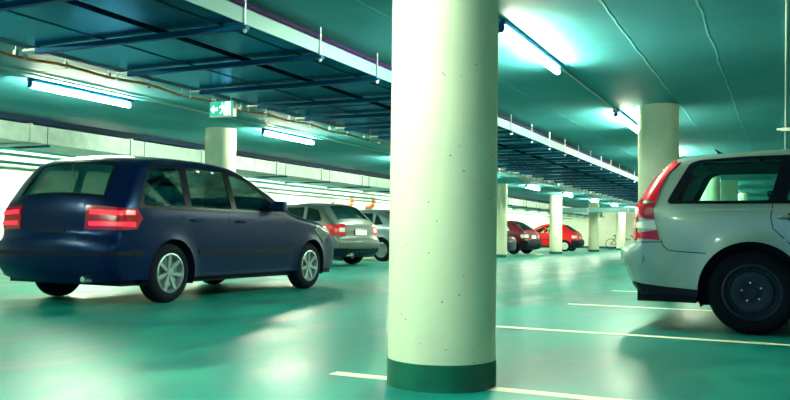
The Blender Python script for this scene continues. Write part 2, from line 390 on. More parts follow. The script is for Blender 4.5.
# exit sign
t = thing('exit_sign', (-5.87, 7.62, 2.085), 'lit green exit sign with white arrow and running figure under the duct', 'sign'); t.scale = (.92, .92, .92)
MB().rbox(-.185, .185, -.035, .035, 0, .20, .006, 1).build('sign_box', M['white'], t)
MB().box(-.18, .18, -.038, -.0355, .015, .192).build('green_panel', M['exitgreen'], t)
a = MB()
def flat(mb, pts, y=-.0405, th=.002):
    n = len(pts); mb.add([(p[0], y, p[1]) for p in pts] + [(p[0], y + th, p[1]) for p in pts], [tuple(range(n)), tuple(range(n, 2 * n))[::-1]] + [(i, (i + 1) % n, n + (i + 1) % n, n + i) for i in range(n)])
flat(a, [(-.165, .10), (-.115, .155), (-.115, .12), (-.055, .12), (-.055, .08), (-.115, .08), (-.115, .045)])
a.build('arrow_symbol', M['exitwhite'], t)
a = MB(); flat(a, [(.055, .02), (.145, .02), (.145, .185), (.055, .185)]); a.build('door_symbol', M['exitwhite'], t)
a = MB(); flat(a, [(.012 * math.cos(q) + .018, .165 + .014 * math.sin(q)) for q in np.linspace(0, 2 * PI, 10)[:-1]])
for P in ([(0, .145), (.03, .15), (.045, .10), (.015, .095)], [(.02, .10), (.045, .10), (.02, .065), (-.01, .035), (-.025, .045), (.003, .075)],
          [(.025, .10), (.045, .10), (.06, .07), (.055, .03), (.04, .03), (.043, .065)], [(0, .145), (-.03, .125), (-.025, .11), (.01, .13)], [(.03, .148), (.055, .12), (.05, .105), (.028, .128)]):
    flat(a, P)
a.build('running_figure', M['exitwhite'], t)
for x in (-.12, .12): MB().tube([(x, 0, .2), (x, 0, .25)], .005, 6).build('hanger', M['rod'], t)
MB().rbox(.187, .23, -.02, .04, .10, .16, .006, 1).build('cable_entry', M['white'], t)

# ------------------------------------------------------------------ duct and pipes over the left bays
t = thing('air_duct', (-11.6, 0, 0), 'long pale rectangular air duct hung over the left bays', 'duct')
ys = [4.6, 7.0, 9.3, 11.55, 13.6, 16.4, 18.5, 20.8]
while ys[-1] < 54: ys.append(ys[-1] + 2.3)
ys = [-5, -2.6, -.2, 2.2] + ys
MB().box(-.6, .6, -6.5, 55, 2.17, 2.455).build('duct_body', M['galv_light'], t)
for y in ys: MB().box(-.625, .625, y - .022, y + .022, 2.15, 2.475).build('joint_flange', M['galv_light'], t)
for y in ys: MB().box(-.72, .72, y + .25, y + .29, 2.11, 2.145).tube([(-.68, y + .27, 2.11), (-.68, y + .27, H)], .006, 6).tube([(.68, y + .27, 2.11), (.68, y + .27, H)], .006, 6).build('hanger', M['strut'], t)
tag(MB().box(-11.15, -10.99, -6.4, 54.5, 2.485, 2.58).build('tray_and_gap_shade', M['jointshade']), 'dark strip standing in for the shade between the left air duct and the ceiling', 'tray')  # dark strip paints the shadow line in the gap above the duct
for i, (x, z, r, mm, lb) in enumerate([(-11.2, 2.045, .022, 'pipe', 'thin teal pipe hung just under the left air duct'), (-11.9, 2.03, .028, 'pipe', 'thicker teal pipe hung under the middle of the left air duct'),
        (-12.9, 1.99, .03, 'pipe', 'teal pipe hung between the left air duct and the wall'), (-13.3, 1.93, .018, 'conduit', 'thin pale pipe carrying the orange elbows near the left wall'),
        (-15.1, 2.1, .03, 'conduit', 'pale pipe fixed along the left wall')]):
    run('pipe', [(x, -6.4, z), (x, 54.5, z)], r, mm, lb, 'pipe', 'pipes over the left bays')
# cross duct far back
t = thing('air_duct', (-10.2, 41.9, 0), 'far cross duct hung over the aisle near the back wall', 'duct')
MB().box(-.58, 3.9, -.3, .3, 2.05, 2.26).build('duct_body', M['profile'], t)
for x in (-.5, 1.2, 3.2): MB().box(x - .03, x + .03, -.32, .32, 2.035, 2.275).build('joint_flange', M['galv_light'], t)
# orange elbows
def elbow(loc, rz, label):
    t = thing('pipe_elbow', (loc[0], loc[1], loc[2] + .06), label, 'pipe elbow', 'orange elbows under the left pipes', rz); t.scale = (1.3, 1.3, 1.3)
    MB().tube([(.16 * math.cos(q), 0, .02 + .17 * math.sin(q)) for q in np.linspace(.5, -2.0, 12)], [.05, .052, .054, .055, .055, .055, .055, .055, .054, .052, .05, .04], 12).build('bent_pipe', M['orangered'], t, True)
    MB().rbox(.05, .21, -.06, .06, .09, .2, .015, 1).build('white_socket', M['white'], t)
    return t
e0 = elbow((-13.35, 11.45, 1.74), .5, 'orange bent pipe elbow hanging above the dark blue car roof at left')
copy_tree(e0, (-13.35, 10.25, 1.74), .5, 'orange bent pipe elbow cut by the left edge of the picture')
copy_tree(e0, (-13.35, 24.1, 1.86), .5, 'faint orange bent pipe elbow above the champagne estate car roof')
copy_tree(e0, (-13.35, 25.7, 1.88), .5, 'orange bent pipe elbow left of the nearest column, above the grey hatchback')
# wall details
tag(MB().tube([(-15.05, 36.6, .02), (-15.05, 36.6, 1.9)], .06, 8).build('downpipe', M['strut'], None, True), 'dark vertical pipe on the left wall above the dark red hatchback', 'pipe')

# ------------------------------------------------------------------ cars
def catmull(P, step=.035, closed=False):
    P = [np.array(p, float) for p in P]; n = len(P); out = []
    for i in range(n - 1):
        p0, p1, p2, p3 = P[max(i - 1, 0)], P[i], P[i + 1], P[min(i + 2, n - 1)]
        d1 = np.linalg.norm(p2 - p1)
        m1 = (p2 - p0) / (np.linalg.norm(p2 - p1) + np.linalg.norm(p1 - p0) + 1e-9) * d1
        m2 = (p3 - p1) / (np.linalg.norm(p3 - p2) + np.linalg.norm(p2 - p1) + 1e-9) * d1
        k = max(2, int(d1 / step))
        for j in range(k):
            t = j / k; t2, t3 = t * t, t ** 3
            out.append((2 * t3 - 3 * t2 + 1) * p1 + (t3 - 2 * t2 + t) * m1 + (-2 * t3 + 3 * t2) * p2 + (t3 - t2) * m2)
    out.append(P[-1]); return np.array(out)
def resample(poly, step, closed=True):
    P = [np.array(p, float) for p in poly]; out = []
    n = len(P)
    for i in range(n if closed else n - 1):
        a, b = P[i], P[(i + 1) % n]; k = max(1, int(round(np.linalg.norm(b - a) / step)))
        out += [a + (b - a) * j / k for j in range(k)]
    if not closed: out.append(P[-1])
    return np.array(out)
def rounded(poly, r=.03, n=4):
    P = [np.array(p, float) for p in poly]; out = []; N = len(P)
    for i in range(N):
        a, b, c = P[i - 1], P[i], P[(i + 1) % N]
        d1, d2 = np.linalg.norm(a - b), np.linalg.norm(c - b); q = min(r, d1 * .45, d2 * .45)
        s, e = b + (a - b) / d1 * q, b + (c - b) / d2 * q
        for k in range(n + 1):
            t = k / n; out.append((1 - t) ** 2 * s + 2 * t * (1 - t) * b + t * t * e)
    return np.array(out)
def inside(pts, loops):
    x, y = pts[:, 0], pts[:, 1]; c = np.zeros(len(pts), bool)
    for L in loops:
        A = np.asarray(L); Bq = np.roll(A, -1, 0)
        for a, b in zip(A, Bq):
            if a[1] == b[1]: continue
            cond = ((a[1] > y) != (b[1] > y)); xi = a[0] + (y - a[1]) * (b[0] - a[0]) / (b[1] - a[1])
            c ^= cond & (x < xi)
    return c
def segdist(pts, A, Bq):
    d = Bq - A; L2 = (d ** 2).sum(1) + 1e-12
    t = np.clip(((pts[:, None, :] - A[None]) * d[None]).sum(2) / L2[None], 0, 1)
    return np.linalg.norm(pts[:, None, :] - (A[None] + t[..., None] * d[None]), axis=2)
def tri_region(outer, holes=(), step=.06, extra=None):
    loops = [np.asarray(outer)] + [np.asarray(h) for h in holes]
    allp = []; edges = []
    for L in loops:
        n = len(allp); allp += [tuple(p) for p in L]; edges += [(n + i, n + (i + 1) % len(L)) for i in range(len(L))]
    mn, mx = loops[0].min(0), loops[0].max(0)
    gx = np.arange(mn[0] + step * .5, mx[0], step); gy = np.arange(mn[1] + step * .5, mx[1], step)
    G = np.array([(x + (j % 2) * step * .5, y) for j, y in enumerate(gy) for x in gx]) if len(gx) and len(gy) else np.zeros((0, 2))
    A = np.vstack(loops); Bq = np.vstack([np.roll(L, -1, 0) for L in loops])
    def filt(G, md):
        if not len(G): return G
        G = G[inside(G, loops)]
        return G[segdist(G, A, Bq).min(1) > md] if len(G) else G
    if extra is not None and len(extra):
        ex = filt(np.asarray(extra), .006)
        G = filt(G, step * .45)
        if len(G) and len(ex): G = G[np.linalg.norm(G[:, None] - ex[None], axis=2).min(1) > step * .35]
        G = np.vstack([G.reshape(-1, 2), ex])
    else: G = filt(G, step * .45)
    allp += [tuple(p) for p in G]
    r = delaunay_2d_cdt([Vector(p) for p in allp], edges, [], 0, 1e-6)
    V = np.array([tuple(v) for v in r[0]]); F = [tuple(f) for f in r[2]]
    cen = np.array([V[list(f)].mean(0) for f in F]); k = inside(cen, loops)
    return V, [f for f, q in zip(F, k) if q]

class Car:
    def __init__(s, name, loc, rz, spec, label, cat='car', group=None):
        s.sp = spec; s.out = catmull(spec['outline']); s.L = spec['L']; s.W = spec['W']
        s.root = thing(name, loc, label, cat, group, rz)
        o = s.out; s.r = spec.get('r', .055)
        tg = np.gradient(o, axis=0); tg /= np.linalg.norm(tg, axis=1)[:, None]
        s.N = np.stack([-tg[:, 1], tg[:, 0]], 1)                # outward: rear -> roof -> front is clockwise seen with x right, z up
        s.T = np.concatenate([[0], np.cumsum(np.linalg.norm(np.diff(o, axis=0), axis=1))])
        s.wh = spec['wheels']; s.Ra = spec['arch']; s.wr = spec['wr']
    def w(s, x, z):
        sp = s.sp; zb, zt = sp['belt'], sp['top']
        W = np.full_like(x, s.W / 2)
        W = W - .035 * np.clip((zb * .72 - z) / zb, 0, 1) ** 1.5 * 2 - .012 * np.clip((z - zb * .8) / (zb * .2), 0, 1)
        W = W - sp.get('tumble', .17) * np.clip((z - zb) / (zt - zb), 0, 2) ** 1.12
        W = W - sp.get('rt', .07) * np.clip((sp.get('rx', .7) - x) / sp.get('rx', .7), 0, 1) ** 2
        W = W - sp.get('ft', .13) * np.clip((x - (s.L - 1.0)) / 1.0, 0, 1) ** 2
        for wx in s.wh:
            d = np.hypot(x - wx, z - s.wr); W = W + .016 * np.exp(-((d - s.Ra) / .045) ** 2)
        W = W + .006 * np.exp(-((z - zb * .93) / .03) ** 2)
        return W
    def S(s, P):
        P = np.asarray(P, float).reshape(-1, 2)
        d = segdist(P, s.out[:-1], s.out[1:]).min(1); q = np.clip(s.r - d, 0, s.r)
        return s.w(P[:, 0], P[:, 1]) - (s.r - np.sqrt(s.r ** 2 - q ** 2 * .97))
    def side(s, P, sgn, off=0):
        P = np.asarray(P, float).reshape(-1, 2); y = (s.S(P) + off) * sgn
        D = segdist(P, s.out[:-1], s.out[1:]); a = np.clip(1 - D.min(1) / s.r, 0, 1) ** .6 * off; nn = s.N[D.argmin(1)]
        return np.stack([P[:, 0] + nn[:, 0] * a - s.L / 2, y, P[:, 1] + nn[:, 1] * a], 1)
    def crossp(s, ts, off=0):
        ts = np.asarray(ts, float).reshape(-1, 2); t, u = ts[:, 0], ts[:, 1]
        x = np.interp(t, s.T, s.out[:, 0]); z = np.interp(t, s.T, s.out[:, 1])
        nx = np.interp(t, s.T, s.N[:, 0]); nz = np.interp(t, s.T, s.N[:, 1]); l = np.hypot(nx, nz); nx /= l; nz /= l
        hw = np.interp(t, s.T, s.hw)
        sp = s.sp; c = sp.get('cr', .1) * np.maximum(-nx, 0) ** 1.3 + sp.get('cf', .14) * np.maximum(nx, 0) ** 1.3 + sp.get('cz', .03) * np.maximum(nz, 0)
        k = c * (1 - np.abs(u) ** 2.4) + off
        return np.stack([x + nx * k - s.L / 2, u * (hw + off * np.abs(u) ** 8), z + nz * k], 1)
    def tof(s, x, z):
        return s.T[np.argmin(np.hypot(s.out[:, 0] - x, s.out[:, 1] - z))]
    def body(s, m, holes_side=(), holes_cross=()):
        sp = s.sp; o = s.out; zb = sp.get('zlow', .25)
        # bottom edge with wheel arches
        bot = [tuple(o[-1])]
        for wx in sorted(s.wh, reverse=True):
            a0 = math.asin((zb - s.wr) / s.Ra)
            for q in np.linspace(a0, PI - a0, 26): bot.append((wx + s.Ra * math.cos(q), s.wr + s.Ra * math.sin(q)))
        bot = resample(bot + [tuple(o[0])], .05, False)[1:-1]
        outer = np.vstack([o, bot]); s.outer = outer
        s.hw = s.S(o)
        ex = np.vstack([o - s.N * d for d in (.012, .028, .05, .08)])
        V, F = tri_region(outer, [np.asarray(h) for h in holes_side], .065, ex)
        mb = MB(); mb.add(s.side(V, 1), F); mb.add(s.side(V, -1), [f[::-1] for f in F])
        sc = .8                                                  # cross surface, u scaled by half width
        n = 14; us = np.linspace(-1, 1, n + 1)
        P = [(t, -sc) for t in s.T] + [(s.T[-1], u * sc) for u in us[1:-1]] + [(t, sc) for t in s.T[::-1]] + [(s.T[0], u * sc) for u in us[1:-1][::-1]]
        V, F = tri_region(P, [np.asarray([(a, b * sc) for a, b in h]) for h in holes_cross], .075)
        V = V.copy(); V[:, 1] /= sc
        mb.add(s.crossp(V), F)
        me = new_obj('body', mb.v, mb.f, M[m], s.root)
        bm = bmesh.new(); bm.from_mesh(me.data); bmesh.ops.remove_doubles(bm, verts=bm.verts[:], dist=.002); bmesh.ops.recalc_face_normals(bm, faces=bm.faces[:])
        for f in bm.faces: f.smooth = True
        bm.to_mesh(me.data); bm.free(); s.bodyo = me
        # under tray and wheel wells
        u = MB(); yy = s.W / 2 - .1
        ks = [.25] + [v for wx in s.wh for v in (wx - s.Ra - .02, wx + s.Ra + .02)] + [s.L - .3]
        for a, b in ((ks[0], ks[1]), (ks[2], ks[3]), (ks[4], ks[5])): u.box(a - s.L / 2, b - s.L / 2, -yy, yy, zb - .06, zb + .05)
        u.box(.3 - s.L / 2, s.L / 2 - .3, -yy + .25, yy - .25, zb - .04, zb + .12)
        u.build('underbody', M['black'], s.root)
        for wx in s.wh:
            for g in (1, -1):
                q = MB(); V = []; A = np.linspace(-.35, PI + .35, 24)
                for a in A:
                    p = (wx + (s.Ra + .004) * math.cos(a), s.wr + (s.Ra + .004) * math.sin(a)); y = float(s.S([p])[0])
                    for yy2 in (y - .004, y - .34): V.append((p[0] - s.L / 2, g * yy2, p[1]))
                F = [(2 * i, 2 * i + 1, 2 * i + 3, 2 * i + 2) for i in range(len(A) - 1)] + [tuple(2 * i + 1 for i in range(len(A)))]
                q.add(V, F); q.build('wheel_well', M['black'], s.root)
        return me
    def shell(s, name, V, F, fn, off, m, parent, depth=.012):
        P = fn(V, off); mb = MB(); mb.add(P, F)
        cnt = {}
        for f in F:
            for i in range(len(f)):
                e = (f[i], f[(i + 1) % len(f)]); cnt[tuple(sorted(e))] = cnt.get(tuple(sorted(e)), 0) + 1
        Q = fn(V, off - depth); n = len(P); mb.v += [tuple(p) for p in Q]
        for e, c in cnt.items():
            if c == 1: mb.f.append((e[0], e[1], n + e[1], n + e[0])); mb.mi.append(0)
        mb.f += [tuple(i + n for i in f)[::-1] for f in F]; mb.mi += [0] * len(F)
        return mb.build(name, M[m], parent or s.root, True)
    def spatch(s, name, poly, m, sgn=(1, -1), off=.004, holes=(), parent=None, depth=.01, rd=0, step=.03):
        P = rounded(poly, rd) if rd else poly
        V, F = tri_region(resample(P, step), [resample(h, step) for h in holes], .07, np.vstack([s.out - s.N * d for d in (.008, .02, .04, .065)]))
        r = []
        for g in sgn: r.append(s.shell(name, V, F, lambda v, o, g=g: s.side(v, g, o), off, m, parent, depth))
        return r
    def cpatch(s, name, poly, m, off=.004, holes=(), parent=None, depth=.01, rd=0):
        """poly in (t,u)"""
        sc = .8; f = lambda L: resample([(a, b * sc) for a, b in L], .04)
        P = [(a, b * sc) for a, b in poly]
        if rd: P = rounded(P, rd)
        V, F = tri_region(resample(P, .04), [f(h) for h in holes], .08)
        V = V.copy(); V[:, 1] /= sc
        return s.shell(name, V, F, lambda v, o: s.crossp(v, o), off, m, parent, depth)
    def crect(s, a, b, ua, ub=None):
        """rectangle / trapezoid on the cross surface between outline points a and b"""
        ub = ua if ub is None else ub; ta, tb = s.tof(*a), s.tof(*b)
        return [(ta, -ua), (tb, -ub), (tb, ub), (ta, ua)]
    def crange(s, a, b, u0, u1):
        ta, tb = s.tof(*a), s.tof(*b); return [(ta, u0), (tb, u0), (tb, u1), (ta, u1)]
    def line(s, path, name='panel_gap', m='seam', sgn=(1, -1), w=.004, off=.0015, step=.03):
        P = resample(path, step, False); tg = np.gradient(P, axis=0); tg /= np.linalg.norm(tg, axis=1)[:, None]; n = np.stack([-tg[:, 1], tg[:, 0]], 1)
        for g in sgn:
            A, Bq = s.side(P + n * w, g, off), s.side(P - n * w, g, off); k = len(P)
            Cc = s.side(P, g, -.006)
            mb = MB(); mb.add(np.vstack([A, Bq, Cc]), [(i, i + 1, k + i + 1, k + i) for i in range(k - 1)] + [(i, 2 * k + i, 2 * k + i + 1, i + 1) for i in range(k - 1)] + [(k + i, k + i + 1, 2 * k + i + 1, 2 * k + i) for i in range(k - 1)])
            mb.build(name, M[m], s.root)
    def wheels(s, style='steel', tw=.2):
        proto = None
        for wx in s.wh:
            for g in (1, -1):
                y = g * (s.W / 2 - .025 - tw / 2)
                if proto is None:
                    r = s.wr; hw = tw / 2; rr = r * .655
                    q = MB(); q.lathe([(rr - .02, -hw + .02), (rr, -hw + .004), (rr + .03, -hw), (r - .055, -hw - .004), (r - .02, -hw + .012), (r - .004, -hw + .035), (r, -hw + .06), (r, hw - .06), (r - .004, hw - .035), (r - .02, hw - .012),
                                       (r - .055, hw + .004), (rr + .03, hw), (rr, hw - .004), (rr - .02, hw - .02)], 48, 'y')
                    for h in (-.03, 0, .03): q.lathe([(r + .001, h - .006), (r - .012, h), (r + .001, h + .006)], 40, 'y')
                    wheel = q.build('wheel', M['rubber'], s.root, True)
                    q = MB()
                    if style == 'steel':
                        q.lathe([(rr + .004, hw - .002), (rr - .012, hw + .003), (rr - .022, hw - .012), (rr - .03, hw - .05), (rr * .80, hw - .055), (rr * .72, hw - .03), (rr * .55, hw - .022), (rr * .36, hw - .035), (rr * .33, hw - .055), (rr * .17, hw - .055), (rr * .16, hw - .02), (.001, hw - .02)], 48, 'y')
                        q.cur = 1
                        for k in range(22):
                            a = 2 * PI * k / 22; cx, cz = rr * .80 * math.cos(a), rr * .80 * math.sin(a)
                            q.lathe([(.001, hw - .043), (.013, hw - .043), (.014, hw - .06)], 10, 'y', (cx, 0, cz))
                        rim = q.build('rim', None, wheel, True, [M['steelwheel'], M['trimblack']])
                        for k in range(5):
                            a = 2 * PI * k / 5 + .5; q = MB()
                            q.lathe([(.001, hw - .022), (.0085, hw - .022), (.0095, hw - .05)], 6, 'y', (rr * .34 * math.cos(a), 0, rr * .34 * math.sin(a)))
                            q.build('wheel_bolt', M['bolt'], wheel)
                    else:
                        q.lathe([(rr + .004, hw - .002), (rr - .012, hw + .003), (rr - .022, hw - .012), (rr - .025, hw - .07), (.001, hw - .07)], 40, 'y')
                        for k in range(7 if style == 'alloy' else 6):
                            a = 2 * PI * k / (7 if style == 'alloy' else 6); c_, s_ = math.cos(a), math.sin(a); wd = .02 if style == 'alloy' else .035
                            V = []
                            for rad, yy, ww in ((.02, hw - .02, wd * .9), (rr - .02, hw - .008, wd)):
                                for e in (-1, 1):
                                    for dy in (0, -.03): V.append((rad * c_ - e * ww * s_, yy + dy, rad * s_ + e * ww * c_))
                            q.add(V, [(0, 2, 6, 4), (0, 4, 5, 1), (2, 3, 7, 6), (0, 1, 3, 2), (4, 6, 7, 5)])
                        q.lathe([(.001, hw - .005), (.045, hw - .008), (.05, hw - .04)], 20, 'y')
                        q.build('rim' if style == 'alloy' else 'hubcap', M['alloy' if style == 'alloy' else 'hubcap'], wheel, True)
                    wheel.location = (wx - s.L / 2, y, s.wr); wheel.rotation_euler = (0, .3, 0 if g > 0 else PI); proto = wheel
                else:
                    c = copy_tree(proto, (wx - s.L / 2, y, s.wr), parent=s.root); c.rotation_euler = (0, .3 * wx, 0 if g > 0 else PI)
    def seats(s, xs, z0=.30, zt=1.16, front=True, y0=.36):
        for x in xs:
            for y in ((-y0, y0)):
                q = MB(); X = x - s.L / 2
                q.rbox(X, X + .5, y - .24, y + .24, z0, z0 + .24, .05); q.build('seat', M['interior'], s.root, True)
                q = MB()
                V0 = len(q.v); q.rbox(-.06, .06, y - .22, y + .22, 0, .56, .05); q.rbox(-.05, .045, y - .12, y + .12, .60, .78, .04); q.tube([(0, y - .06, .5), (0, y - .06, .65)], .008, 6); q.tube([(0, y + .06, .5), (0, y + .06, .65)], .008, 6)
                k = (zt - z0 - .2) / .78
                q.v = [(X + .02 - (v[2] * k) * .28 + v[0], v[1], z0 + .2 + v[2] * k) for v in q.v]
                q.build('seat_back', M['interior'], s.root, True)
    def interior(s, a, b, zf=.32, zw=None, xs=()):
        q = MB(); y = s.W / 2 - .14
        q.box(a - s.L / 2, b - s.L / 2, -y, y, zf - .05, zf)
        q.box(b - s.L / 2, b + .3 - s.L / 2, -y + .06, y - .06, zf, zw or .85)        # dashboard
        for g in (-1, 1): q.box(a - s.L / 2, b - s.L / 2, g * y - .015, g * y + .015, zf, zw or .85)
        q.box(a - s.L / 2, a + .03 - s.L / 2, -y, y, zf, (zw or .85))
        q.build('cabin_lining', M['interior'], s.root)
        s.seats(xs)
    def mirror(s, x, z):
        for g in (1, -1):
            y = float(s.S([(x, z)])[0]); q = MB()
            q.rbox(x - .05 - s.L / 2, x + .06 - s.L / 2, *(sorted((g * (y + .03), g * (y + .21)))), z, z + .13, .03); q.rbox(x - .02 - s.L / 2, x + .03 - s.L / 2, *(sorted((g * (y - .03), g * (y + .06)))), z + .01, z + .06, .01, 1)
            q.build('mirror', s.bodyo.data.materials[0], s.root, True)
    def handle(s, x, z):
        for g in (1, -1):
            y = float(s.S([(x, z)])[0]); X = x - s.L / 2
            q = MB(); q.tube([(X - .09, g * (y - .005), z), (X - .07, g * (y + .028), z), (X + .07, g * (y + .028), z), (X + .09, g * (y - .005), z)], .013, 8); q.build('door_handle', s.bodyo.data.materials[0], s.root, True)
            q = MB(); q.lathe([(.001, g * (y + .004)), (.03, g * (y + .003)), (.034, g * (y - .01))], 16, 'y', (X, 0, z)); q.build('handle_recess', M['seam'], s.root, True)
    def antenna(s, x, z, m='black', h=.06, tilt=-.06):
        X = x - s.L / 2; MB().rbox(X - .02, X + .05, -.012, .012, z - .01, z + .015, .006, 1).tube([(X, 0, z), (X + tilt, 0, z + h)], [.014, .006], 8).build('antenna', M[m], s.root, True)

def ends(c, a, b):
    """outline points between arclengths of a and b"""
    t0, t1 = c.tof(*a), c.tof(*b); k = (c.T >= t0 - 1e-6) & (c.T <= t1 + 1e-6); return [tuple(p) for p in c.out[k]]

def build_car(name, loc, rz, sp, label, paint, wins, group=None, style='alloy', glass='glass', rearwin=None, wscreen=None, light=None, quick=False):
    c = Car(name, loc, rz, sp, label, 'car', group)
    hs = [resample(rounded(w, .04), .035) for w in wins]
    c.hw = None; c.outer = None
    rw = wsn = None
    c.hw = c.S(c.out)
    hc = []
    if rearwin: rw = c.crect(*rearwin); hc.append(resample(rw, .05))
    if wscreen: wsn = c.crect(*wscreen); hc.append(resample(wsn, .05))
    c.body(paint, hs, hc)
    for w, h in zip(wins, hs):
        c.spatch('side_window', h, glass, off=-.004, depth=.004)
    def big(p, d):
        P = np.asarray(p); cc = P.mean(0); return [tuple(q + np.sign(q - cc) * d) for q in P]
    for q, nm in ((rw, 'rear_window'), (wsn, 'windscreen')):
        if q:
            c.cpatch(nm, q, glass, off=-.004, depth=.004)
            P = np.asarray(q); cc = P.mean(0); inner = [tuple(p - np.sign(p - cc) * .035) for p in P]
            c.cpatch(nm + '_border', q, 'trimblack', off=.002, holes=[inner], depth=.004)
    c.wheels(style)
    return c

# silver estate car in the right foreground: rear end at X=-1.37, near side at Y=7.0
VW = [(1.135), (3.89)]
vspec = dict(L=4.71, W=1.80, belt=1.0, top=1.45, zlow=.285, wheels=VW, arch=.40, wr=.335, tumble=.17, rt=.06, rx=.6, cr=.12, cf=.16, cz=.035, r=.06,
    outline=[(.30, .285), (.225, .39), (.18, .50), (.155, .58), (.155, .64), (.18, .685), (.235, .71), (.25, .75), (.255, .88), (.27, 1.0), (.345, 1.15), (.45, 1.30), (.56, 1.395), (.70, 1.437), (1.09, 1.465), (1.5, 1.482),
             (2.0, 1.482), (2.55, 1.45), (2.85, 1.39), (3.2, 1.19), (3.62, .98), (4.1, .90), (4.45, .80), (4.58, .68), (4.62, .5), (4.58, .285)])
q_win = [(.56, 1.06), (.60, 1.14), (.72, 1.36), (.82, 1.385), (1.36, 1.405), (1.27, 1.06)]
d_win = [(1.38, 1.06), (1.47, 1.405), (2.16, 1.41), (2.16, 1.06)]
f_win = [(2.25, 1.06), (2.25, 1.41), (2.62, 1.395), (2.88, 1.30), (3.22, 1.06)]
volvo = build_car('estate_car', (-1.37 + 4.71 / 2, 7.9, 0), 0, vspec, 'silver estate car with tall red tail lamps and black steel wheels, cut by right edge', 'silver',
    [q_win, d_win, f_win], style='steel', rearwin=((.275, 1.02), (.53, 1.38), .86, .84), wscreen=((2.9, 1.365), (3.55, 1.01), .86, .92))
v = volvo
# black surround uniting the side glass
surround = [(.515, 1.035), (.50, 1.06), (.56, 1.18), (.665, 1.375), (.74, 1.402), (1.1, 1.424), (1.6, 1.432), (2.2, 1.43), (2.6, 1.41), (2.9, 1.31), (3.28, 1.05), (3.24, 1.035)]
ins = lambda P, d: [tuple(np.array(p) + (np.mean(P, 0) - p) / np.linalg.norm(np.mean(P, 0) - p) * d) for p in P]
v.spatch('window_surround', surround, 'trimblack', off=.003, holes=[rounded(w, .04) for w in (q_win, d_win, f_win)], rd=.03, depth=.014)
# headliner darkening at the top of the quarter glass is the dark cabin roof
v.interior(.45, 3.1, .34, .95, xs=(1.45, 2.35)); v.seats((2.35,), .34, 1.2)
MB().box(.75 - v.L / 2, 2.9 - v.L / 2, -.60, .60, 1.375, 1.39).build('headliner', M['interior'], v.root)
# tail lamps: side part and rear part
for g in (1, -1):
    edge = ends(v, (.24, .735), (.57, 1.40))
    full = edge + [(.60, 1.39), (.50, 1.29), (.445, 1.18), (.41, 1.06), (.395, .97), (.405, .88), (.445, .735)]
    def zcut(z0, z1):
        el = [p for p in edge if z0 <= p[1] <= z1]
        R_ = [(.445, .735), (.405, .88), (.395, .97), (.41, 1.06), (.445, 1.18), (.50, 1.29), (.60, 1.39)]
        f = lambda z: (np.interp(z, [p[1] for p in R_], [p[0] for p in R_]), z)
        return el + [f(z1)] + [p for p in R_[::-1] if z0 < p[1] < z1] + [f(z0)]
    lamp = v.spatch('tail_lamp', zcut(1.05, 1.385), 'redlens', sgn=(g,), off=.010, depth=.02)[0]
    for z0, z1, mm, nm in ((.905, 1.045, 'darkredlens', 'lower_red_lens'), (.825, .90, 'clearlens', 'clear_lens'), (.735, .82, 'redlens', 'lower_red_lens')):
        v.spatch(nm, zcut(z0, z1), mm, sgn=(g,), off=.010, depth=.02, parent=lamp)
    for a, b, mm, nm in (((.255, 1.05 - .06), (.55, 1.38), 'redlens', 'rear_lens'), ((.24, .74), (.27, .985), 'darkredlens', 'rear_lens')):
        u0, u1 = (.90, 1.0) if g > 0 else (-1.0, -.90)
        if nm == 'rear_lens' and mm == 'darkredlens': u0, u1 = (.78, 1.0) if g > 0 else (-1.0, -.78)
        v.cpatch(nm, v.crange(a, b, u0, u1), mm, off=.010, depth=.02, parent=lamp)
# bumper details, cladding, seams
lowz = lambda x: .395 if x < .3 else .395 - (x - .3) * .05
v.spatch('bumper_cladding', ends(v, (.30, .285), (.22, .395)) + [(.30, .375), (.5, .355), (.735, .34), (.74, .285)], 'black', off=.006)
v.cpatch('bumper_cladding', v.crect((.30, .285), (.22, .395), .9999), 'black', off=.006)
v.spatch('bumper_strip', ends(v, (.165, .54), (.155, .625)) + [(.30, .62), (.315, .60), (.30, .545)], 'silver', off=.014, depth=.02)
v.cpatch('bumper_strip', v.crect((.165, .54), (.155, .625), .9999), 'silver', off=.014, depth=.02)
v.line([(.455, .735), (.47, .69), (.51, .655), (.60, .645), (.80, .635)])
v.line([(.235, .715), (.45, .722)])
v.line([(1.29, 1.03), (1.275, .93), (1.29, .84), (1.40, .73), (1.53, .60), (1.56, .40), (1.56, .30)])
v.line([(2.2, 1.03), (2.2, .32)]); v.line([(3.28, 1.03), (3.34, .8), (3.36, .32)]); v.line([(1.56, .30), (3.36, .30)])
v.line([(.62, .985), (2.2, .99), (3.4, .96)], 'shoulder_line', 'silver', w=.006, off=.003)
v.handle(1.42, .93); v.handle(2.36, .93)
v.mirror(3.05, 1.06)
v.antenna(.90, 1.478, 'black', .06, -.07); MB().add([(.80 - v.L / 2, 0, 1.565), (.81 - v.L / 2, .01, 1.565), (.97 - v.L / 2, .02, 1.475), (.97 - v.L / 2, -.02, 1.475), (.87 - v.L / 2, .02, 1.475), (.87 - v.L / 2, -.02, 1.475)], [(0, 1, 2, 3), (0, 4, 2, 1), (0, 3, 5), (0, 5, 4), (2, 4, 5, 3)]).build('antenna_fin', M['black'], v.root)
v.spatch('headlamp', ends(v, (4.30, .85), (4.59, .66)) + [(4.45, .64), (4.22, .74), (4.15, .86)], 'clearlens', off=.008)
v.cpatch('grille', v.crect((4.5, .78), (4.62, .52), .35), 'black', off=.006)
v.cpatch('number_plate', v.crect((.26, .80), (.27, .92), .32), 'plate', off=.012)
MB().tube([(.75 - v.L / 2, .66, 1.455), (.8 - v.L / 2, .66, 1.49), (2.5 - v.L / 2, .66, 1.49), (2.55 - v.L / 2, .66, 1.455)], .012).build('roof_rail', M['black'], v.root, True)
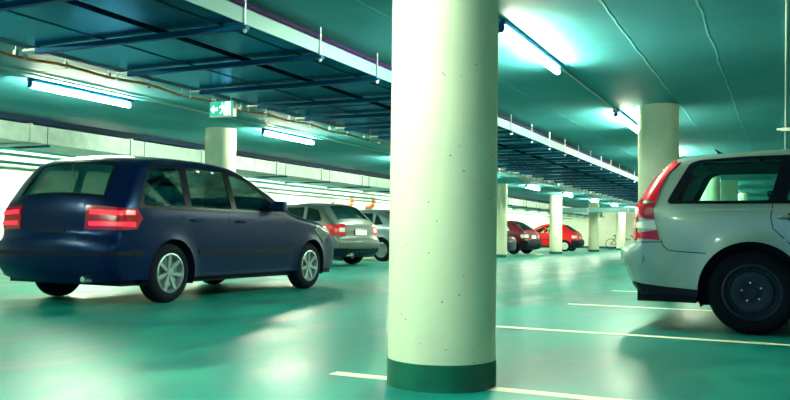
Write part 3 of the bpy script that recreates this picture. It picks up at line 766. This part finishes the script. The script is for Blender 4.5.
MB().rbox(.36 - v.L / 2, .9 - v.L / 2, -.55, .55, .23, .32, .03).build('rear_valance', M['black'], v.root, True)

# dark blue car driving along the aisle: front towards +Y
bspec = dict(L=4.64, W=1.78, belt=.98, top=1.6, zlow=.26, wheels=[.88, 3.68], arch=.36, wr=.315, tumble=.19, rt=.09, rx=.6, cr=.10, cf=.18, cz=.05, r=.07,
    outline=[(.16, .26), (.09, .36), (.07, .5), (.08, .62), (.14, .68), (.15, .80), (.17, .98), (.24, 1.12), (.38, 1.36), (.50, 1.49), (.72, 1.545), (1.3, 1.575), (1.8, 1.565), (2.15, 1.50), (2.55, 1.30), (3.05, 1.03),
             (3.25, .98), (3.8, .88), (4.12, .75), (4.24, .58), (4.25, .42), (4.2, .26)])
SX = 1.055
bspec['outline'] = [(x * SX, z if z < 1 else 1 + (z - 1) * .95) for x, z in bspec['outline']]
bw = [[(.42, 1.02), (.50, 1.24), (.64, 1.44), (1.06, 1.475), (1.02, 1.02)], [(1.12, 1.02), (1.15, 1.48), (1.78, 1.475), (1.80, 1.02)], [(1.89, 1.02), (1.87, 1.46), (2.12, 1.42), (2.45, 1.24), (2.78, 1.03)]]
bw = [[(x * SX, z if z < 1 else 1 + (z - 1) * .95) for x, z in q] for q in bw]
b = build_car('dark_blue_car', (-6.72, 5.9 + 2.32, 0), PI / 2, bspec, 'dark blue estate car with lit red tail lamp bars driving down the aisle at left', 'navy', bw, style='alloy', glass='glass',
    rearwin=((.19, 1.04), (.44, 1.43), .80, .76), wscreen=((2.2, 1.475), (2.98, 1.07), .84, .90))
b.root.name = 'estate_car'
b.spatch('window_surround', [(x * SX, z if z < 1 else 1 + (z - 1) * .95) for x, z in [(.36, .99), (.47, 1.25), (.61, 1.47), (1.1, 1.505), (1.8, 1.505), (2.15, 1.45), (2.5, 1.25), (2.9, 1.0)]], 'trimblack', off=.003, holes=[rounded(w, .04) for w in bw], rd=.02, depth=.014)
b.interior(.4, 2.8, .34, .92, xs=(1.1, 2.0))
MB().box(.7 - b.L / 2, 2.0 - b.L / 2, -.6, .6, 1.50, 1.515).build('headliner', M['interior'], b.root)
for g in (1, -1):
    lamp = b.spatch('tail_lamp', ends(b, (.14, .76), (.17, .99)) + [(.36, .97), (.42, .88), (.34, .77)], 'darkredlens', sgn=(g,), off=.008, depth=.02)[0]
    rng = (.58, .9999) if g > 0 else (-.999, -.58)
    b.cpatch('rear_lens', b.crange((.145, .76), (.165, .995), *rng), 'darkredlens', off=.010, depth=.02, parent=lamp)
    for z0, z1 in ((.795, .840), (.915, .960)):
        x0 = np.interp(z0, [.76, .98], [.148, .17])
        b.cpatch('lit_bar', b.crange((.148, z0), (.168, z1), rng[0] * (.40 / .36 if g > 0 else 1), rng[1] * (1 if g > 0 else .40 / .36)), 'litred', off=.016, depth=.014, parent=lamp)
        b.spatch('lit_bar', ends(b, (.148, z0), (.168, z1)) + [(.32, z1), (.32, z0)], 'litred', sgn=(g,), off=.014, depth=.014, parent=lamp)
b.cpatch('tailgate_handle', b.crect((.145, .72), (.148, .76), .26), 'black', off=.012)
b.cpatch('bumper_strip', b.crect((.075, .50), (.075, .56), .98), 'black', off=.008)
b.spatch('bumper_strip', ends(b, (.075, .50), (.075, .56)) + [(.46, .56), (.46, .50)], 'black', off=.008)
b.spatch('side_strip', [(1.30, .50), (1.30, .56), (3.26, .56), (3.26, .50)], 'black', off=.008)
b.line([(1.06, .99), (1.03, .85), (1.25, .62), (1.30, .30)]); b.line([(1.84, .99), (1.85, .32)]); b.line([(3.02, .98), (3.14, .7), (3.16, .30)]); b.line([(1.30, .29), (3.16, .29)])
b.line([(.40, .985), (2.95, .985)], 'belt_trim', 'black', w=.006, off=.004)
b.handle(1.25, .88); b.handle(2.05, .88); b.mirror(2.72, 1.02)
b.spatch('headlamp', ends(b, (3.85, .87), (4.2, .66)) + [(4.02, .62), (3.74, .80)], 'headglass', off=.008)
b.cpatch('grille', b.crect((4.14, .74), (4.24, .52), .4), 'black', off=.006)
MB().tube([(.35 - b.L / 2, 0, 1.03), (.3 - b.L / 2, .12, 1.12), (.25 - b.L / 2, .35, 1.10)], .008, 6).build('wiper', M['black'], b.root)
MB().tube([(.02 - b.L / 2, -.5, .27), (.3 - b.L / 2, -.5, .27)], .03, 12).build('exhaust', M['chrome'], b.root, True)

# champagne estate parked nose to the left wall
sspec = dict(L=4.45, W=1.80, belt=.95, top=1.47, zlow=.26, wheels=[.86, 3.52], arch=.365, wr=.32, tumble=.19, rt=.08, rx=.6, cr=.10, cf=.16, cz=.05, r=.07,
    outline=[(.20, .26), (.10, .36), (.07, .5), (.08, .62), (.15, .68), (.16, .80), (.18, .93), (.26, 1.02), (.50, 1.25), (.66, 1.39), (.85, 1.43), (1.4, 1.455), (1.9, 1.45), (2.25, 1.40), (2.7, 1.18), (3.15, .98),
             (3.35, .94), (3.9, .85), (4.2, .72), (4.31, .56), (4.32, .42), (4.27, .26)])
sw = [[(.58, 1.06), (.74, 1.30), (1.08, 1.37), (1.04, 1.02)], [(1.14, 1.02), (1.18, 1.38), (1.84, 1.38), (1.84, 1.02)], [(1.94, 1.02), (1.92, 1.375), (2.2, 1.33), (2.5, 1.18), (2.82, 1.0)]]
def rearcar(name, loc, rz, sp, label, paint, wins, rw, ws, lampz, style='alloy', lm='redlens', plate=True, surround=None, gl='darkglass'):
    c = build_car(name, loc, rz, sp, label, paint, wins, style=style, glass=gl, rearwin=rw, wscreen=ws)
    c.interior(.5, 2.7, .34, .86, xs=(1.0, 1.95))
    z0, z1, d = lampz
    for g in (1, -1):
        a = [p for p in c.out[:60] if z0 <= p[1] <= z1][0]; e = [p for p in c.out[:60] if z0 <= p[1] <= z1][-1]
        lamp = c.spatch('tail_lamp', ends(c, a, e) + [(e[0] + d * .8, z1), (a[0] + d, (z0 + z1) / 2), (a[0] + d * .7, z0)], lm, sgn=(g,), off=.010, depth=.02)[0]
        r = (.70, .9999) if g > 0 else (-.999, -.70)
        c.cpatch('rear_lens', c.crange(a, e, *r), lm, off=.010, depth=.02, parent=lamp)
        zm = (z0 + z1) / 2; h = (z1 - z0) * .14
        m0 = c.out[np.argmin(np.abs(c.out[:60, 1] - (zm - h)))]; m1 = c.out[np.argmin(np.abs(c.out[:60, 1] - (zm + h)))]
        c.cpatch('clear_lens', c.crange(m0, m1, *((.74, .93) if g > 0 else (-.93, -.74))), 'clearlens', off=.014, depth=.01, parent=lamp)
    c.line([(1.08, .98), (1.05, .85), (1.22, .6), (1.27, .32)]); c.line([(1.88, .99), (1.89, .32)]); c.line([(2.85, .98), (2.95, .7), (2.97, .32)])
    c.handle(1.28, .88); c.handle(2.08, .88); c.mirror(2.72, .98)
    return c
s = rearcar('estate_car', (-9.0 - 2.225 * .9914, 17.1 + 2.225 * .1305, 0), PI - math.radians(7.5), sspec, 'champagne estate car parked tail out behind the dark blue car, white number plate', 'silver2', sw,
    ((.27, 1.04), (.62, 1.36), .84, .80), ((2.3, 1.375), (3.08, 1.01), .84, .90), (.70, .98, .38))
pl = s.cpatch('plate_frame', s.crect((.155, .70), (.165, .86), .34), 'black', off=.010)
s.cpatch('number_plate', s.crect((.155, .725), (.165, .845), .29), 'plate', off=.016)
s.cpatch('bumper_cladding', s.crect((.20, .26), (.09, .42), .9999), 'black', off=.008); s.spatch('bumper_cladding', ends(s, (.20, .26), (.09, .42)) + [(.48, .42), (.49, .26)], 'black', off=.008)
s.cpatch('high_brake_lamp', s.crect((.68, 1.395), (.72, 1.41), .2), 'redlens', off=.012)
for y in (-.45, -.36): MB().lathe([(.028, .02 - s.L / 2), (.038, .02 - s.L / 2), (.038, .3 - s.L / 2), (.028, .3 - s.L / 2)], 16, 'x', (0, -y, .27), True).build('exhaust', M['chrome'], s.root, True)
s.antenna(.9, 1.50, 'black', .09, -.06)

# grey hatchback beside it
gspec = dict(sspec); gspec['outline'] = [(.20, .26), (.10, .36), (.07, .5), (.08, .62), (.15, .68), (.16, .80), (.19, .96), (.30, 1.02), (.62, 1.20), (.98, 1.37), (1.2, 1.42), (1.6, 1.44), (1.9, 1.435), (2.25, 1.39), (2.7, 1.17), (3.15, .98),
    (3.35, .94), (3.9, .85), (4.2, .72), (4.31, .56), (4.32, .42), (4.27, .26)]
gw = [[(.80, 1.04), (1.0, 1.25), (1.12, 1.33), (1.10, 1.02)], [(1.18, 1.02), (1.22, 1.35), (1.84, 1.37), (1.84, 1.02)], sw[2]]
g_ = rearcar('hatchback_car', (-9.25 - 2.225 * .9914, 21.25 + 2.225 * .1305, 0), PI - math.radians(7.5), gspec, 'grey hatchback half hidden behind the nearest column, parked beside the champagne estate', 'grey', gw,
    ((.33, 1.035), (.95, 1.35), .86, .82), ((2.3, 1.365), (3.08, 1.01), .84, .90), (.78, .94, .28))
g_.cpatch('bumper_cladding', g_.crect((.20, .26), (.08, .54), .9999), 'black', off=.008); g_.spatch('bumper_cladding', ends(g_, (.20, .26), (.08, .54)) + [(.48, .54), (.49, .26)], 'black', off=.008)
X_ = 1.15 - g_.L / 2; MB().tube([(X_, 0, 1.44), (X_ - .34, 0, 1.72)], [.008, .004], 6).rbox(X_ - .02, X_ + .05, -.015, .015, 1.425, 1.455, .006, 1).build('antenna', M['black'], g_.root, True)

# red hatchback and dark red hatchback
rspec = dict(L=3.90, W=1.64, belt=.92, top=1.42, zlow=.24, wheels=[.72, 3.15], arch=.33, wr=.285, tumble=.16, rt=.06, rx=.5, cr=.07, cf=.12, cz=.04, r=.06,
    outline=[(.14, .24), (.06, .34), (.05, .5), (.07, .58), (.15, .62), (.16, .75), (.19, .90), (.26, .98), (.55, 1.17), (.86, 1.35), (1.05, 1.395), (1.5, 1.41), (1.85, 1.39), (2.1, 1.32), (2.45, 1.12), (2.75, .95),
             (2.95, .90), (3.4, .80), (3.72, .70), (3.80, .55), (3.80, .4), (3.76, .24)])
rw_ = [[(.88, .99), (.97, 1.12), (1.12, 1.30), (1.16, 1.30), (1.16, .99)], [(1.26, .97), (1.28, 1.32), (1.74, 1.32), (1.74, .97)], [(1.84, .97), (1.83, 1.31), (2.02, 1.25), (2.26, 1.10), (2.46, .96)]]
def hatch(loc, rz, label, paint, lm, st='cap'):
    c = rearcar('hatchback_car', loc, rz, rspec, label, paint, rw_, ((.30, 1.01), (.80, 1.32), .86, .82), ((2.12, 1.30), (2.68, .98), .84, .90), (.68, .84, .2), st, lm, gl='glass')
    for nm, a, e, d in (('rear_bumper', (.14, .24), (.08, .59), .42),):
        c.cpatch(nm, c.crect(a, e, .9999), 'black', off=.02, depth=.03); c.spatch(nm, ends(c, a, e) + [(.36, .59), (.40, .245)], 'black', off=.02, depth=.03)
    c.spatch('sill_cladding', [(1.08, .245), (1.08, .30), (2.78, .30), (2.78, .245)], 'black', off=.006)
    c.line([(1.1, .6), (2.8, .6)], 'side_strip', 'black', w=.012, off=.006)
    c.cpatch('number_plate', c.crect((.16, .66), (.17, .78), .3), 'plate', off=.012)
    c.spatch('headlamp', ends(c, (3.62, .73), (3.79, .58)) + [(3.62, .58), (3.5, .70)], 'clearlens', off=.008)
    return c
hatch((-9.62 - 1.95, 43.0, 0), PI, 'bright red hatchback parked side-on behind the middle column at back', 'red', 'clearlens')
hatch((-9.6 - 1.95, 34.4, 0), PI - .12, 'dark red hatchback with pale number plate showing beside the second column', 'maroon', 'clearlens', 'steel')
# near-black car whose nose peeks past the column
dk = build_car('dark_car', (-9.5 - 1.95, 30.6, 0), 0, rspec, 'near-black small car whose nose just shows beside the second column, before the dark red hatchback', 'ink', rw_, style='steel', glass='darkglass',
    rearwin=((.30, 1.01), (.80, 1.32), .86, .82), wscreen=((2.12, 1.30), (2.68, .98), .84, .90))
dk.root.name = 'hatchback_car'
dk.interior(.5, 2.5, .34, .86, xs=(1.0, 1.75))
dk.spatch('headlamp', ends(dk, (3.62, .73), (3.79, .58)) + [(3.62, .58), (3.5, .70)], 'clearlens', off=.008)

# ------------------------------------------------------------------ bicycles by the back wall
def bicycle(loc, rz, label, fm='ink'):
    t = thing('bicycle', loc, label, 'bicycle', 'bicycles near the back wall', rz)
    for x in (-.53, .53):
        q = MB(); n = 28
        q.tube([(x + .33 * math.cos(2 * PI * k / n), 0, .35 + .33 * math.sin(2 * PI * k / n)) for k in range(n + 1)], .02, 6, False)
        w = q.build('wheel', M['rubber'], t, True); q = MB()
        for k in range(10):
            a = 2 * PI * k / 10; q.tube([(x, 0, .35), (x + .32 * math.cos(a), 0, .35 + .32 * math.sin(a))], .003, 4)
        q.build('spokes', M['chrome'], w)
    q = MB(); bb, st, hd, ra, fa = (-.08, 0, .30), (-.22, 0, .78), (.36, 0, .80), (-.53, 0, .35), (.53, 0, .35)
    for a, e in ((bb, st), (st, hd), (bb, (.38, 0, .70)), (bb, ra), (st, ra), ((.33, 0, .92), fa)): q.tube([a, e], .018, 8)
    q.build('frame', M[fm], t, True)
    MB().tube([(.42, -.27, .98), (.36, -.1, .98), (.33, 0, .92), (.36, .1, .98), (.42, .27, .98)], .014, 6).build('handlebar', M['black'], t, True)
    MB().rbox(-.38, -.12, -.07, .07, .86, .92, .025).tube([(-.22, 0, .76), (-.245, 0, .88)], .014).build('saddle', M['black'], t, True)
    MB().lathe([(.001, -.02), (.09, -.02), (.09, -.01), (.001, -.01)], 20, 'y', (-.08, -.03, .30)).tube([(-.08, -.04, .30), (.08, -.06, .30)], .01).build('chainring', M['chrome'], t)
    return t
bicycle((-9.5, 53.2, 0), .3, 'dark bicycle whose wheel shows left of the farthest column')
bicycle((-8.7, 54.6, 0), .5, 'red framed bicycle parked right of the farthest column', 'red')
bicycle((-8.4, 55.8, 0), .1, 'dark bicycle behind the red framed one, near the silver estate car tail')

# ------------------------------------------------------------------ camera, world
cam = bpy.data.cameras.new('camera'); co = bpy.data.objects.new('camera', cam); C.objects.link(co)
f, yaw, pitch, roll = 814.79, .4459, .0427, .0136
F = Vector((-math.sin(yaw) * math.cos(pitch), math.cos(yaw) * math.cos(pitch), math.sin(pitch)))
Rr = Vector((math.cos(yaw), math.sin(yaw), 0)); U = Rr.cross(F)
R2 = Rr * math.cos(roll) + U * math.sin(roll); U2 = R2.cross(F)
co.matrix_world = Matrix(((R2.x, U2.x, -F.x, 0), (R2.y, U2.y, -F.y, 0), (R2.z, U2.z, -F.z, .75), (0, 0, 0, 1)))
cam.sensor_width = 36; cam.lens = f / 790 * 36; cam.clip_end = 200; cam.clip_start = .05
bpy.context.scene.camera = co
w = bpy.data.worlds.new('world'); bpy.context.scene.world = w; w.use_nodes = True
w.node_tree.nodes['Background'].inputs[0].default_value = (.0, .16, .60, 1); w.node_tree.nodes['Background'].inputs[1].default_value = 2.0
vs = bpy.context.scene.view_settings; vs.view_transform = 'Standard'; vs.look = 'None'; vs.gamma = 1; vs.exposure = 0; vs.use_curve_mapping = False
